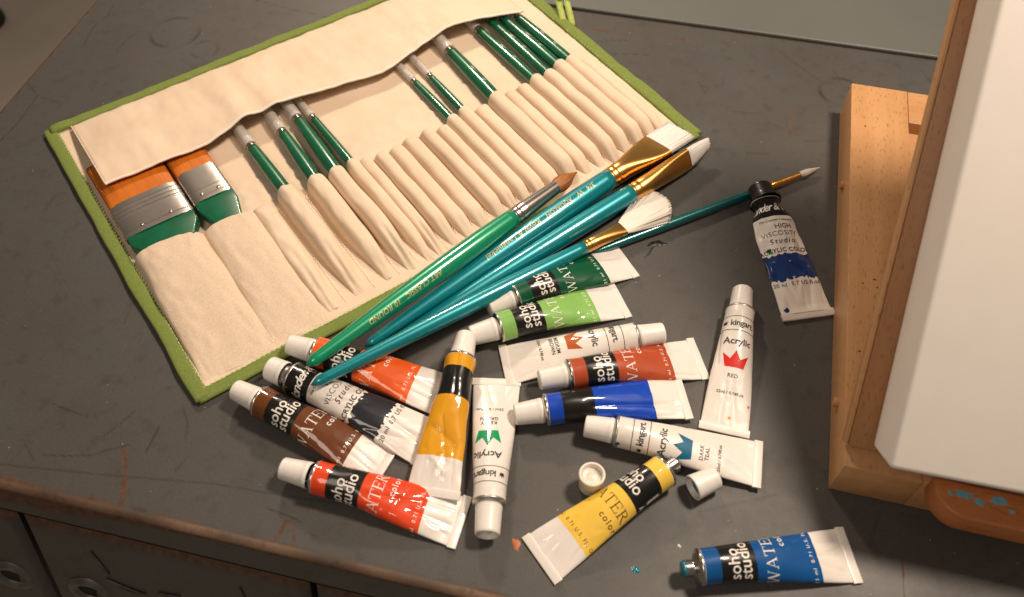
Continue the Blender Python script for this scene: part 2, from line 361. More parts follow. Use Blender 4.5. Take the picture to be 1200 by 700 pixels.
cab = thing('steel_cabinet', 'worn grey steel drawer cabinet with scratched top and rusty front edge', 'cabinet', (-503, -99.6, 0), (0, 0, R(-13)))
def steel_top():
    prof = [(555, -1.5), (554.3, 0)]
    prof += [(y, 0) for y in np.concatenate([np.arange(553, 140, -1.7), np.arange(140, 7, -1.0)])]
    for a in np.linspace(0, 90, 7): prof.append((6 - 6 * math.sin(R(a)) , -6 + 6 * math.cos(R(a))))
    for z in (-9, -12, -15, -18, -21, -23): prof.append((.28 * (z + 6), z))
    prof += [(-4.6, -25), (-2.5, -25.5), (6, -25.5)]
    xs = np.concatenate([[0, .6], np.arange(2, 812, 1.2), [830, 860, 900, 960, 1050, 1150]])
    P = np.array(prof); nx, ny = len(xs), len(P)
    V = np.zeros((ny, nx, 3)); V[:, :, 0] = xs[None]; V[:, :, 1] = P[:, 0][:, None]; V[:, :, 2] = P[:, 1][:, None]
    # very slight dents in the sheet metal
    V[:, :, 2] += .18 * np.sin(V[:, :, 0] / 67 + 1) * np.sin(V[:, :, 1] / 53) - .18
    V[:, 0, 2] -= 1.2
    V = V.reshape(-1, 3)
    idx = np.arange(nx * ny).reshape(ny, nx)
    q = np.stack([idx[:-1, :-1], idx[1:, :-1], idx[1:, 1:], idx[:-1, 1:]], -1).reshape(-1, 4)
    me = bpy.data.meshes.new('cabinet_top'); me.vertices.add(len(V)); me.vertices.foreach_set('co', (V * S).ravel())
    me.loops.add(q.size); me.loops.foreach_set('vertex_index', q.ravel()); me.polygons.add(len(q))
    me.polygons.foreach_set('loop_start', np.arange(len(q)) * 4); me.polygons.foreach_set('use_smooth', [True] * len(q))
    me.update(calc_edges=True)
    x, y = V[:, 0], V[:, 1]; run = np.where(V[:, 2] < -3, 0, y)
    rust = np.zeros(len(V)); grime = np.zeros(len(V)); rim_highlight = np.zeros(len(V))
    rng = np.random.RandomState(3)
    def line(arr, pts, wd, k, wob=1.0):
        pts = [np.array(p, float) for p in pts]
        for a, b in zip(pts[:-1], pts[1:]):
            d = b - a; n = max(1, int(np.hypot(*d) / 6))
            for i in range(n):
                p0 = a + d * i / n; p1 = a + d * (i + 1) / n; j = rng.uniform(-wob, wob, 2) * .2
                e = p1 - p0; t = np.clip(((x - p0[0] - j[0]) * e[0] + (y - p0[1] - j[1]) * e[1]) / (e @ e + 1e-9), 0, 1)
                dist = np.hypot(x - p0[0] - j[0] - t * e[0], y - p0[1] - j[1] - t * e[1]); ww = wd * rng.uniform(.75, 1.15)
                np.maximum(arr, k * rng.uniform(.7, 1) * np.clip(1.4 - dist / ww, 0, 1), out=arr)
    for l in [[(257, 40), (267, 23), (272, 10), (273, 4)]]: line(rust, l, 2.6, .74)
    for l in [[(371, 3), (373, 11), (374, 19)], [(384, 6), (380, 15), (376, 20)], [(654, 462), (654, 424)], [(546, 533), (563, 533)], [(581, 539), (597, 538)], [(470, 530), (500, 528)]]: line(rust, l, 1.9, .68)
    line(rust, [(728, 200), (728, 113), (730, 86), (732, 0)], 1.1, .65)
    G = [[(209, 26), (222, 28), (238, 32), (249, 39), (258, 44)], [(187, 14), (252, 22), (324, 32), (365, 34), (402, 37)], [(239, 46), (245, 56), (250, 67)],
         [(271, 42), (271, 51), (271, 60)], [(295, 34), (296, 39), (297, 43)], [(291, 56), (287, 67), (280, 76)], [(361, 24), (372, 23), (382, 21)],
         [(277, 7), (286, 6), (299, 4)], [(24, 400), (20, 418), (18, 435)], [(56, 401), (58, 420), (63, 435)], [(23, 445), (19, 465)], [(2, 344), (20, 330), (44, 326)],
         [(21, 273), (23, 295), (20, 329)], [(642, 534), (661, 516), (680, 500)], [(478, 513), (504, 521)], [(481, 496), (526, 504)], [(517, 473), (538, 468)],
         [(195, 60), (217, 57)], [(613, 81), (638, 93), (657, 102)], [(520, 118), (545, 118)], [(206, 21), (194, 30)], [(528, 39), (556, 51)], [(712, 82), (718, 105)],
         [(633, 163), (643, 185)], [(149, 502), (177, 497), (231, 491)]]
    for i, l in enumerate(G): line(grime, l, (.55, .8, .65)[i % 3] if i != 1 else .7, (.85, .55, .7)[i % 3] * (1 if i < 9 else .9), .5)
    for cx, cy, r, k in ((96, 438, 22, .65), (695, 491, 18, .75), (133, 421, 12, .5), (700, 488, 5, .35)):
        d = np.abs(np.hypot(x - cx, (y - cy)) - r); a = np.arctan2(y - cy, x - cx)
        np.maximum(grime, k * np.clip(1.4 - d / 1.8, 0, 1) * (.55 + .45 * np.sin(3 * a + cx)), out=grime)
    for _ in range(160):   # random short marks
        p = np.array([rng.uniform(0, 800), rng.uniform(5, 550)]); a = rng.uniform(0, math.pi); l = rng.uniform(4, 26)
        line(grime, [p, p + l * np.array([math.cos(a), math.sin(a)])], .9, rng.uniform(.08, .40))
    edge = np.clip(1 - run / 12, 0, 1) * (x < 1150)
    patch = .5 + .5 * np.sin(x / 31 + 1.3) * np.sin(x / 13.7); left = np.clip((330 - x) / 130, 0, 1)
    lipz = V[:, 2]
    rust = np.maximum(rust, np.where(lipz > -5, edge * (.55 + .45 * patch + .35 * left), 0))
    rust = np.maximum(rust, np.where(lipz <= -5, np.clip(1 - (-lipz - 5) / (4 + 16 * left), 0, 1) * (.5 + .5 * left), 0))
    rim_highlight = np.where((lipz > -4) & (y < 5), .55 * patch * (1 - .6 * left), 0)  # brownish highlight painted into the colour along the front rim
    rust = np.maximum(rust, np.clip(1 - x / 6, 0, 1) * .8); rust = np.maximum(rust, np.clip(1 - (555 - y) / 5, 0, 1) * .6)
    grime = np.maximum(grime, np.clip(1 - (555 - y) / 2.5, 0, 1) * .9)
    ca = me.color_attributes.new('wear', 'FLOAT_COLOR', 'POINT')
    ca.data.foreach_set('color', np.stack([rust, grime, rim_highlight, np.ones(len(V))], -1).ravel().astype(np.float32))
    me.materials.append(MATS['worn_steel'])
    o = bpy.data.objects.new('cabinet_top', me); COL.objects.link(o); o.parent = cab
steel_top()
def wear_of(o, fn):
    me = o.data; ca = me.color_attributes.new('wear', 'FLOAT_COLOR', 'POINT')
    for i, q in enumerate(me.vertices): ca.data[i].color = (*fn(q.co.x / S, q.co.y / S, q.co.z / S), 1)
obj('carcass', *box(4, 1146, 8, 550, -738, -27, 1), 'dark_gap', cab, smooth=False)
def drawer(x0, x1):
    nx, nz = 46, 40; V = []; W_ = []
    for i in range(nz):
        s = -30 - i * 5.2
        for j in range(nx):
            x = x0 + (x1 - x0) * j / (nx - 1); ed = min(x - x0, x1 - x, (-30 - s) * 1.0 + 0)
            dy = 3.5 * max(0, 1 - ed / 3.5) ** 2
            V.append((x, .28 * s + dy + 1.0, s))
    o = obj('drawer', V, [tuple(reversed(q)) for q in grid_faces(nz, nx)], 'worn_steel', cab)
    wear_of(o, lambda x, y, z: (max(0, 1 - (-30 - z) / 9) * .8, max(0, .5 - min(x - x0, x1 - x) / 12), 0))
    return o
M_face = Matrix.Rotation(math.atan(.28), 4, 'X')
def on_face(x, z): return (x, .28 * z + 1.0, z)
def pull(parent, x, z, s=1.0, rz=.35):
    # stamped finger pull: raised oval rim round a dark hole
    V, F = [], []; n = 36; ring = [(11.5, 0, 7.2), (10.6, -2.0, 6.4), (8.6, -2.6, 4.9), (6.6, -2.0, 3.6), (5.6, .6, 2.9)]
    for a, dy, b in ring:
        for k in range(n): t = 2 * math.pi * k / n; V.append((a * s * math.cos(t), dy, b * s * 1.5 * math.sin(t)))
    F = [tuple(reversed(q)) for q in grid_faces(len(ring), n, True)]
    p = obj('drawer_pull', V, F, 'pull_steel', parent, loc=on_face(x, z), rot=(-math.atan(.28), rz, 0))
    hv = [(6.4 * s * math.cos(2 * math.pi * k / n), -.4, 3.5 * 1.5 * s * math.sin(2 * math.pi * k / n)) for k in range(n)]
    obj('hole', hv, [tuple(range(n))], 'dark_gap', parent, smooth=False, loc=on_face(x, z), rot=(-math.atan(.28), rz, 0))
def clip(parent, pts):
    # slit with a bent-up bright lip
    V, F = [], []
    for i, (x, z) in enumerate(pts):
        t = i / (len(pts) - 1); hgt = 1.9 * math.sin(math.pi * min(1, t * .9 + .1)) + .4
        V += [(x, .28 * z + .9, z), (x, .28 * z + .9 - hgt, z - 1.2), (x, .28 * z + .75, z - 2.2), (x, .28 * z + .6, z + 2.0)]
    F = []
    for i in range(len(pts) - 1):
        a = i * 4; b = a + 4; F += [(a, a + 1, b + 1, b), (a + 1, a + 2, b + 2, b + 1)]
    c = obj('label_clip', V, F, 'pull_steel', parent)
    V2, F2 = [], []
    for x, z in pts: V2 += [(x + .3, .28 * z + .7, z + 2.0), (x, .28 * z + .7, z - .2)]
    for i in range(len(pts) - 1): F2.append((2 * i, 2 * i + 1, 2 * i + 3, 2 * i + 2))
    obj('slit', V2, F2, 'dark_gap', parent, smooth=False)
dr = [drawer(-2, 194.5), drawer(199, 391.5), drawer(396, 590), drawer(594, 790), drawer(794, 990)]
pull(dr[0], 170, -99, 1.45); pull(dr[1], 230, -94, 1.35)
for base in (0, 197.5):
    d = dr[0] if base == 0 else dr[1]; o = base - 197.5
    clip(d, [(243 + o, -46), (246 + o, -54), (249 + o, -62), (251 + o, -68)])
    clip(d, [(247 + o, -74), (256 + o, -77), (266 + o, -80), (274 + o, -81)])
    clip(d, [(284 + o, -75.5), (292 + o, -74.5), (300 + o, -73.5)])
    clip(d, [(345 + o, -46), (346.5 + o, -52), (348 + o, -60)])

back = thing('metal_cabinet', 'smooth grey green metal cabinet top butted behind the worn cabinet', 'cabinet', (-503, -99.6, 0), (0, 0, R(-13)))
obj('cabinet_top', *box(60, 1150, 559, 1100, -22, .6, 1.5), 'panel_grey', back, smooth=False)
obj('carcass', *box(66, 1144, 565, 1094, -738, -22.5, 1), 'panel_grey', back, smooth=False)

fo = thing('furniture_leg', 'black furniture leg standing on the beige floor beside the cabinet', 'leg', (-1232, 1350, -740))
obj('rubber_foot', *lathe([(0, 40), (8, 44), (26, 42), (30, 34)], 28), 'rubber_black', fo, rot=(0, -math.pi / 2, 0))
obj('leg', *lathe([(30, 24), (200, 25), (520, 27)], 20), 'rubber_black', fo, rot=(0, -math.pi / 2, 0))

def splat(name, x, y, r, mat, seed, el=1.0, ang=0.0):
    """dried paint drop, a low irregular blister on the steel"""
    q = random.Random(seed); n = 26; V = []; ph = [q.uniform(0, 6.28) for _ in range(4)]
    V.append((0, 0, .55))
    for ring, z in ((.6, .45), (1.0, .0)):
        for k in range(n):
            a = 2 * math.pi * k / n; rr = r * ring * (1 + .22 * math.sin(2 * a + ph[0]) + .18 * math.sin(3 * a + ph[1]) + .12 * math.sin(5 * a + ph[2]))
            cx, cy = rr * el * math.cos(a), rr / el * math.sin(a)
            V.append((cx * math.cos(ang) - cy * math.sin(ang), cx * math.sin(ang) + cy * math.cos(ang), z))
    F = [(0, 1 + k, 1 + (k + 1) % n) for k in range(n)] + [(1 + k, 1 + n + k, 1 + n + (k + 1) % n, 1 + (k + 1) % n) for k in range(n)]
    dx, dy = x + 503, y + 99.6; c, s = math.cos(R(13)), math.sin(R(13))
    obj(name, V, F, mat, cab, loc=(dx * c - dy * s, dx * s + dy * c, -.15))
splat('paint_or_hole_spot', 108, 51, 4.2, 'paint_black_dry', 3, 1.3, .3); splat('paint_or_hole_spot', 101.5, 42.5, 2.6, 'paint_black_dry', 4, 2.3, 1.2); splat('paint_or_hole_spot', 112, 50.5, 2.6, 'paint_black_dry', 8, 1.2, 0)
splat('paint_or_hole_spot', 71, -194, 2.2, 'paint_teal_wet', 5, 1.3, .4); splat('paint_or_hole_spot', 2.5, -179, 2.9, 'paint_orange_dry', 6, 1.5, 1.9); splat('paint_or_hole_spot', 97.8, -180, 1.0, 'cap_milky', 9)

# ------------------------------------------------------------------ paint tubes
class Tube:
    def __init__(s, L=88, r=10.3, t0=.12, pw=1.5, hend=.8, dent=.25, seed=0, creases=(), squash=1.0, waist=0.0, fscale=1.0):
        s.L, s.r = L, r; s.P = 2 * math.pi * r; nt, ns = 76, 96; s.nt, s.ns = nt, ns
        G = np.zeros((nt, ns, 3)); s.hz = []
        for i in range(nt):
            t = i / (nt - 1); e = max(0, (t - t0) / (1 - t0)) ** pw
            h = r * squash * (1 - e) + hend * e; h = max(h, hend)
            P = s.P * (1 - waist * math.exp(-((t - .06) / .08) ** 2))
            lo, hi = h * .5, P / 2
            for _ in range(40):
                m = (lo + hi) / 2; per = math.pi * (3 * (m + h) - math.sqrt((3 * m + h) * (m + 3 * h)))
                lo, hi = (m, hi) if per < P else (lo, m)
            wd = (lo + hi) / 2
            f = np.linspace(0, 2 * math.pi, 721); px, pz = wd * np.sin(f), h * np.cos(f)
            cum = np.concatenate([[0], np.cumsum(np.hypot(np.diff(px), np.diff(pz)))]); cum /= cum[-1]
            k = np.arange(ns) / ns
            G[i, :, 0] = t * L; G[i, :, 1] = np.interp(k, cum, px); G[i, :, 2] = np.interp(k, cum, pz) + h; s.hz.append(h)
        du = np.gradient(G, axis=0); dv = (np.roll(G, -1, 1) - np.roll(G, 1, 1)); N = np.cross(dv, du); N /= np.linalg.norm(N, axis=2, keepdims=True) + 1e-9
        if N[nt // 3, 0, 2] < 0: N = -N
        D = np.zeros((nt, ns))
        for i in range(nt):
            t = i / (nt - 1); env = min(1, t / .08) * min(1, (1 - t) / .05)
            for j in range(ns):
                c = G[i, j]; v = Vector((c[0] * .032 + seed * 7.1, c[1] * .055, c[2] * .045))
                D[i, j] = env * dent * (1.5 * mn.noise(v) - 1.1 * abs(mn.noise(v * 2.3 + Vector((3, 1, seed)))) ** .8 * fscale)
        cr = random.Random(seed * 13 + 5); auto = []
        for _ in range(4):
            a_ = cr.uniform(-.22, .22) * s.P; l_ = cr.uniform(9, 30); auto.append((L - 1, a_, L - l_, a_ * .7 + cr.uniform(-3, 3), cr.uniform(.7, 1.2), cr.uniform(.2, .65)))
        for _ in range(2):
            a_ = cr.uniform(-.25, .25) * s.P; x_ = cr.uniform(.35, .8) * L; auto.append((x_, a_, x_ + cr.uniform(-6, 6), a_ + cr.uniform(-7, 7), 1.0, cr.uniform(.1, .35)))
        for (x0, a0, x1, a1, wd, dp) in list(creases) + auto:       # sharp folds, in mm along the tube and round it
            for i in range(nt):
                for j in range(ns):
                    x, a = i / (nt - 1) * L, ((j / ns + .5) % 1 - .5) * s.P
                    ex, ea = x1 - x0, a1 - a0; tt = min(1, max(0, ((x - x0) * ex + (a - a0) * ea) / (ex * ex + ea * ea)))
                    d = math.hypot(x - x0 - tt * ex, a - a0 - tt * ea)
                    if d < 3 * wd: D[i, j] -= dp * math.exp(-d / wd) * min(1, (nt - 1 - i) / 4)
        G += N * D[:, :, None]; G[:, :, 2] = np.maximum(G[:, :, 2], .02); s.G, s.N = G, N
    def at(s, x, a, lift):
        i = min(max(x / s.L, 0), 1) * (s.nt - 1); j = (a / s.P) % 1 * s.ns
        i0 = min(int(i), s.nt - 2); fi = i - i0; j0 = int(j) % s.ns; j1 = (j0 + 1) % s.ns; fj = j - int(j)
        def bl(A): return (A[i0, j0] * (1 - fi) + A[i0 + 1, j0] * fi) * (1 - fj) + (A[i0, j1] * (1 - fi) + A[i0 + 1, j1] * fi) * fj
        return bl(s.G) + bl(s.N) * lift
    def shell(s):
        V = s.G.reshape(-1, 3); return V.tolist(), grid_faces(s.nt, s.ns, True)
    def wrap(s, x0, x1, lift=.06, ragged=0, seed=0):
        q = random.Random(seed); n = max(3, int((x1 - x0) / s.L * s.nt * 1.2)); V = []; r0 = [q.uniform(-1, 1) for _ in range(s.ns)]; r1 = [q.uniform(-1, 1) for _ in range(s.ns)]
        for i in range(n):
            for j in range(s.ns):
                a0, a1 = x0 + ragged * r0[j // 3 * 3], x1 + ragged * r1[j // 2 * 2]
                V.append(s.at(a0 + (a1 - a0) * i / (n - 1), j / s.ns * s.P, lift))
        return V, grid_faces(n, s.ns, True)
    def decal(s, flat, x, a, lift=.13, z=None):
        v, f = cut(flat[0], flat[1], z); return [s.at(x - b, a + c, lift + h) for c, b, h in v], f

def put_tube(cap_end, crimp_end, name, label, total, zc=0.0, ze=0.0, cap_len=20):
    """tube frame: origin under the shoulder, x to the crimp; zc/ze lift the cap end and crimp end"""
    c, e = Vector((*cap_end, zc)), Vector((*crimp_end, ze)); d = (e - c).normalized()
    o = c + d * cap_len
    return thing(name, label, 'paint tube', matrix=axis_matrix(o, o + d * 50), group='paint tubes scattered on the cabinet')

def ribbed_cap(parent, zc, x0, L=18.5, r0=8.1, r1=7.0, mat='cap_white', ribs=True, hollow=0.0, n=64):
    """cap whose wide end faces the tube; x0 = where it starts (towards -x)"""
    prof = [(x0, r0 - .4), (x0 - .5, r0), (x0 - 2.2, r0), (x0 - 2.6, r0 - .15)]
    prof += [(x0 - 2.6 - (L - 4.2) * t, r0 - .15 - (r0 - r1) * t) for t in np.linspace(.03, 1, 7)]
    body = len(prof); prof += [(x0 - L + .9, r1 - .25), (x0 - L + .25, r1 - .7), (x0 - L, r1 - 1.3)]
    if hollow: prof += [(x0 - L + .5, r1 - 1.5), (x0 - L + hollow, r1 * .62), (x0 - L + hollow, r1 * .25), (x0 - L + hollow * .3, r1 * .1)]
    rib = (lambda i, k: 1 - (.042 if (k % 2 and 3 < i < body) else 0)) if ribs else None
    v, f = lathe(prof, n, zc, rib, cap0=False); return obj('cap', v, [tuple(reversed(q)) for q in f], mat, parent)
def shoulder(parent, T, neck=4.6, nl=5.0, mat='silver', thread=False):
    r = T.r; zc = T.hz[0]
    prof = [(0.6, r + .02), (.3, r + .22), (-.5, r + .22), (-.9, r - .1), (-1.4, r - .9), (-3.2, neck + .9), (-3.6, neck + .1)]
    prof += [(-3.6 - nl * t, neck + (.38 * (1 if i % 2 else -1) if thread else 0)) for i, t in enumerate(np.linspace(.08, .92, 11 if thread else 3))]
    prof += [(-3.6 - nl, neck - .5), (-3.7 - nl, neck - 1.3), (-2.5 - nl, neck - 1.5)]
    v, f = lathe(prof, 48, zc, cap0=False); o = obj('shoulder', v, [tuple(reversed(q)) for q in f], mat, parent)
    return -3.7 - nl, zc
def crimp(parent, T, depth=4.6, mat='crimp_white', skew=0.0):
    g = T.G[-1]; y0, y1 = g[:, 1].min(), g[:, 1].max(); z = float(g[:, 2].mean()); x = T.L
    V, F = [], []; n = 14; sec = [(-.8, 1.15), (-.2, 1.35), (.4, 1.2), (depth - .5, 1.05), (depth, .6)]
    loop = [(x + a, b) for a, b in sec] + [(x + a, -b) for a, b in reversed(sec)]
    for k in range(n + 1):
        y = y0 - .5 + (y1 - y0 + 1) * k / n; wob = .22 * math.sin(k * .9 + x)
        for (a, b) in loop: V.append((a + skew * y, y, max(.03, z + b * .85 + wob * .5)))
    m = len(loop); F = grid_faces(n + 1, m, True); F += [tuple(range(m)), tuple(reversed(range(n * m, n * m + m)))]
    return auto_smooth(obj('crimp', V, F, mat, parent), 40)

def letters(T, parent, flat, x, a, mat, z=None, name='lettering', lift=.13):
    v, f = T.decal(flat, x, a, lift, z); return obj(name, v, f, mat, parent, smooth=True)

def blot(T, parent, x, a, r, mat, seed, el=1.0):
    q = random.Random(seed); n = 14; P = [(0, 0)] + [(r * el * q.uniform(.55, 1.2) * math.cos(2 * math.pi * k / n), r * q.uniform(.55, 1.2) * math.sin(2 * math.pi * k / n)) for k in range(n)]
    letters(T, parent, (P, [(0, 1 + k, 1 + (k + 1) % n) for k in range(n)]), x, a, mat, name='paint_smear', lift=.2)

def soho(cap_end, crimp_end, colname, label, roll=0.0, capped=True, text='print_white', zc=0, ze=0, seed=1, dent=.25, creases=(), blank=False, gap=0.0, logo=True, paint=None, **kw):
    T = Tube(88, 10.3, dent=dent, seed=seed, creases=creases, **kw)
    t = put_tube(cap_end, crimp_end, 'paint_tube', label, 112, zc, ze, 20 + gap if capped else 8.5)
    b = obj('body', *T.shell(), 'tube_white', t)
    obj('colour_label', *T.wrap(.8, 69, .05), colname, t)
    obj('brand_band', *T.wrap(10, 30.5, .10), 'ink_black', t)
    nx, zc_ = shoulder(t, T, thread=not capped, nl=6.0 + gap if capped else 6.5)
    crimp(t, T)
    if capped: ribbed_cap(t, zc_, -2.0 - gap)
    if paint: obj('paint_residue', *lathe([(nx - .4, 1.5), (nx - .3, 4.0), (nx + 1.0, 4.75), (nx + 2.4, 4.85), (nx + 2.6, 4.5)], 30, zc_), paint, t)
    if blank: return t
    letters(T, t, text_mesh('soho\nstudio', 9.6, .010, 0, 1.0, .67, 'LEFT'), 21.0, roll - 17, 'print_white', lift=.17)
    if logo:
        letters(T, t, ([(-4, -4.6), (4, -4.6), (4, 4.6), (-4, 4.6)], [(0, 1, 2, 3)]), 17.5, roll + 19, 'print_white', lift=.16, name='logo')
        for k in range(4):
            y = -3 + 2 * k
            letters(T, t, ([(-2.8, y - .9), (2.9, y + .1), (2.7, y + 1.1), (-2.6, y + .1)], [(0, 1, 2, 3)]), 17.5, roll + 19, colname, lift=.2, name='logo')
        letters(T, t, text_mesh('Art', 5, .02), 26.5, roll + 18, 'print_white', lift=.17)
    v, f, z = serif_word('WATER', 6.9)
    letters(T, t, (v, f), 39.5, roll - 3, text, z)
    letters(T, t, text_mesh('color', 5.6, .012, 0, 1.25), 48.5, roll + 9, text)
    letters(T, t, text_mesh('21 ml  0.71 U.S. FL. OZ.', 3.1, .01, 0, 1.3), 65.2, roll, text)
    return t

CROWN = ([(-5.2, -4.2), (-7.2, 4.4), (-2.9, .9), (0, 6.2), (2.9, .9), (7.2, 4.4), (5.2, -4.2)], [(0, 1, 2, 6), (2, 3, 4, 6), (4, 5, 6)])
def king(cap_end, crimp_end, crown, words, label, roll=0.0, zc=0, ze=0, seed=1, dent=.2, creases=(), hollow=0.0, capr=(8.0, 7.2), ribs=True, marks=(), **kw):
    T = Tube(86, 9.9, dent=dent, seed=seed, creases=creases, t0=kw.pop('t0', .05), pw=1.25, **kw)
    t = put_tube(cap_end, crimp_end, 'paint_tube', label, 110, zc, ze, 20)
    obj('body', *T.shell(), 'tube_white', t); _, zc_ = shoulder(t, T, mat='dull_silver'); crimp(t, T)
    ribbed_cap(t, zc_, -2.2, 18, capr[0], capr[1], hollow=hollow, ribs=ribs)
    for x in (9.5, 20.0): obj('ruled_line', *T.wrap(x, x + .45, .10), 'print_black', t)
    letters(T, t, text_mesh('kingart.', 6.0, .022, 0, .95), 15.0, roll + 1.8, 'print_black')
    letters(T, t, ([(p * .26, q * .34) for p, q in CROWN[0]], CROWN[1]), 14.8, roll - 10.5, 'print_black', name='logo')
    letters(T, t, text_mesh('Acrylic', 6.6, .022, 0, 1.0), 28.5, roll, 'print_black')
    letters(T, t, ([(p * 1.18, q * 1.12) for p, q in CROWN[0]], CROWN[1]), 42.0, roll, crown, name='crown_emblem')
    letters(T, t, text_mesh(words, 3.6, .018, 0, 1.08, .95), 54.5 if '\n' in words else 52.5, roll, 'print_black')
    letters(T, t, text_mesh('22ml / 0.74fl.oz', 2.7, .02, 0, 1.05), 64.0, roll, 'print_black')
    for k, m in enumerate(marks): blot(T, t, *m, seed + k)
    return t

def wonder(cap_end, crimp_end, swatch, label, roll=0.0, cap='cap_white', zc=0, ze=0, seed=1, dent=.35, creases=(), r=10.6, marks=(), **kw):
    T = Tube(96, r, dent=dent, seed=seed, creases=creases, **kw)
    t = put_tube(cap_end, crimp_end, 'paint_tube', label, 121, zc, ze, 20)
    obj('body', *T.shell(), 'tube_white', t); obj('brand_band', *T.wrap(.6, 17, .08), 'ink_black', t)
    obj('colour_label', *T.wrap(49, 69, .06, ragged=1.1, seed=seed), swatch, t)
    if cap == 'cap_white':
        _, zc_ = shoulder(t, T, mat='dull_silver', neck=6.4, nl=4); ribbed_cap(t, zc_, -6.5, 12.5, 8.6, 8.2, n=64)
    else:
        _, zc_ = shoulder(t, T, mat='cap_black', neck=7, nl=3); ribbed_cap(t, zc_, -2.0, 13, 9.4, 9.2, mat='cap_black', n=64)
    crimp(t, T)
    letters(T, t, text_mesh('Wonder & White', 9.0, .012, .35, .86), 9.5, roll, 'print_white', lift=.16)
    letters(T, t, text_mesh('The Creative Collection', 2.6, .015, .1), 20.5, roll, 'print_black')
    letters(T, t, text_mesh('HIGH', 5.4, .012), 26.0, roll + 4, 'print_black')
    letters(T, t, text_mesh('VISCOSITY', 5.4, -.004, 0, 1.1), 31.8, roll, 'print_black')
    letters(T, t, text_mesh('Studio', 5.6, .012, .25, 1.35), 38.0, roll, 'print_black')
    letters(T, t, text_mesh('ACRYLIC COLOR', 4.7, .028, 0, 1.1), 45.5, roll, 'print_black')
    letters(T, t, text_mesh('20 ml  0.7 US fl.oz', 4.2, .012, 0, 1.1), 73.0, roll, 'print_black')
    for k, m in enumerate(marks): blot(T, t, *m, seed + k)
    return t

soho((-15.9, -15.5), (84.9, 34.3), 'dark_green', 'dark green watercolor tube lying just below the teal brushes', roll=5, seed=1, logo=False)
soho((-27.6, -38.9), (76.5, -1.5), 'light_green', 'light green watercolor tube between the dark green and a white tube', roll=5, seed=2, logo=False, creases=[(32, -20, 60, -9, 1.5, .5)])
king((102.2, -36.1), (-5.7, -56.8), 'crown_brown', 'MEDIUM\nBROWN', 'white acrylic tube with a brown crown pointing its cap at the red tube', roll=-4, seed=3, ze=.4)
soho((17.7, -74.3), (124.3, -51.4), 'red_brown', 'rust brown watercolor tube overlapped by the plain bright blue tube', roll=3, seed=4, logo=False, zc=1.5)
soho((2.2, -98.7), (110.4, -82.3), 'blue', 'bright blue tube with plain black band and no lettering showing', seed=5, blank=True, dent=.3, creases=[(30, -6, 86, -6, 2.2, 1.3), (40, -16, 84, -13, 2, .6)], ze=3.0)
king((46, -106.6), (152.6, -129.9), 'crown_teal', 'DARK\nTEAL', 'white acrylic tube with a dark teal crown lying above the yellow tube', roll=-4, seed=6, ze=2.8, marks=[(1.5, -13, 1.6, 'navy'), (1.0, -16, 1.2, 'navy')])
king((161.7, 0), (134.5, -106.4), 'crown_red', 'RED', 'white acrylic tube with a red crown standing out upright beside the easel', roll=0, seed=7, dent=.3, marks=[(80, 2, 1.2, 'ochre'), (70, 13, 1.0, 'crown_red')], creases=[(20, -14, 45, -11, 1.2, .8)])
soho((98.8, -132.8), (19.7, -186.2), 'yellow', 'yellow watercolor tube without cap, silver thread showing at its neck', roll=-1.5, seed=8, capped=False, text='print_brown')
soho((97.3, -197.1), (198.9, -185.2), 'sky_blue', 'blue watercolor tube without cap, blue paint on its silver neck', roll=4, seed=9, capped=False, logo=False, paint='paint_teal_wet')
soho((-138.9, -135.6), (-27.7, -166.6), 'red', 'scarlet watercolor tube lying alone nearest the rusty cabinet edge', roll=-2, seed=10, dent=.7, gap=2.0, creases=[(36, -4, 66, 3, 1.5, .7), (50, -10, 56, 6, 1.3, .7)])
soho((-177.9, -80.7), (-78.9, -129.9), 'brown', 'dark brown watercolor tube beside the dark grey acrylic tube', roll=2, seed=11, logo=False)
wonder((-159.8, -63.9), (-50.8, -115.4), 'slate', 'acrylic tube with white ribbed cap and torn dark grey colour band', roll=3, seed=12, ze=.8, creases=[(30, -10, 52, 4, 1.6, 1.0), (60, -12, 84, -6, 1.6, .8)])
soho((-148.6, -45.8), (-44.5, -79.7), 'orange', 'orange watercolor tube lying under the tips of the brush handles', roll=0, seed=13, logo=False, dent=.4, ze=.6)
soho((-30.4, -41), (-46.6, -144), 'ochre', 'yellow ochre tube with plain black band lying across two tube ends', seed=14, blank=True, dent=.7, zc=3.0, ze=5.5, creases=[(52, -8, 60, 6, 2.2, 1.3), (70, -4, 78, 4, 1.6, -1.2), (45, -3, 72, 4, 1.4, 1.2), (62, 8, 74, -6, 1.2, 1.0), (2, -1, 30, 2, 1.6, .7)])
king((-14.3, -177.3), (-10.1, -70.7), 'crown_green', 'KELLY\nGREEN', 'white acrylic tube with a green crown, its hollow cap towards the cabinet edge', roll=3, seed=15, hollow=4.0, ribs=False, capr=(8.1, 7.6))
wonder((188, 101), (207, -18), 'navy', 'crumpled acrylic tube with black cap resting on a thin teal brush', roll=0, seed=16, cap='cap_black', marks=[(93, -14, 2.2, 'navy'), (44, -12, 1.9, 'dark_green'), (46, -10.5, 1.2, 'crown_green')], dent=1.1, zc=5.5, ze=0, r=11.9, waist=.30, squash=.66, t0=.02, pw=.75, hend=1.5,
       creases=[(20, -16, 38, -9, 2, 1.2), (44, -14, 70, 13, 1.8, 1.2), (66, -12, 90, 2, 2, 1.4), (74, 10, 95, 4, 2, 1.2), (30, 12, 52, 15, 2, 1)])

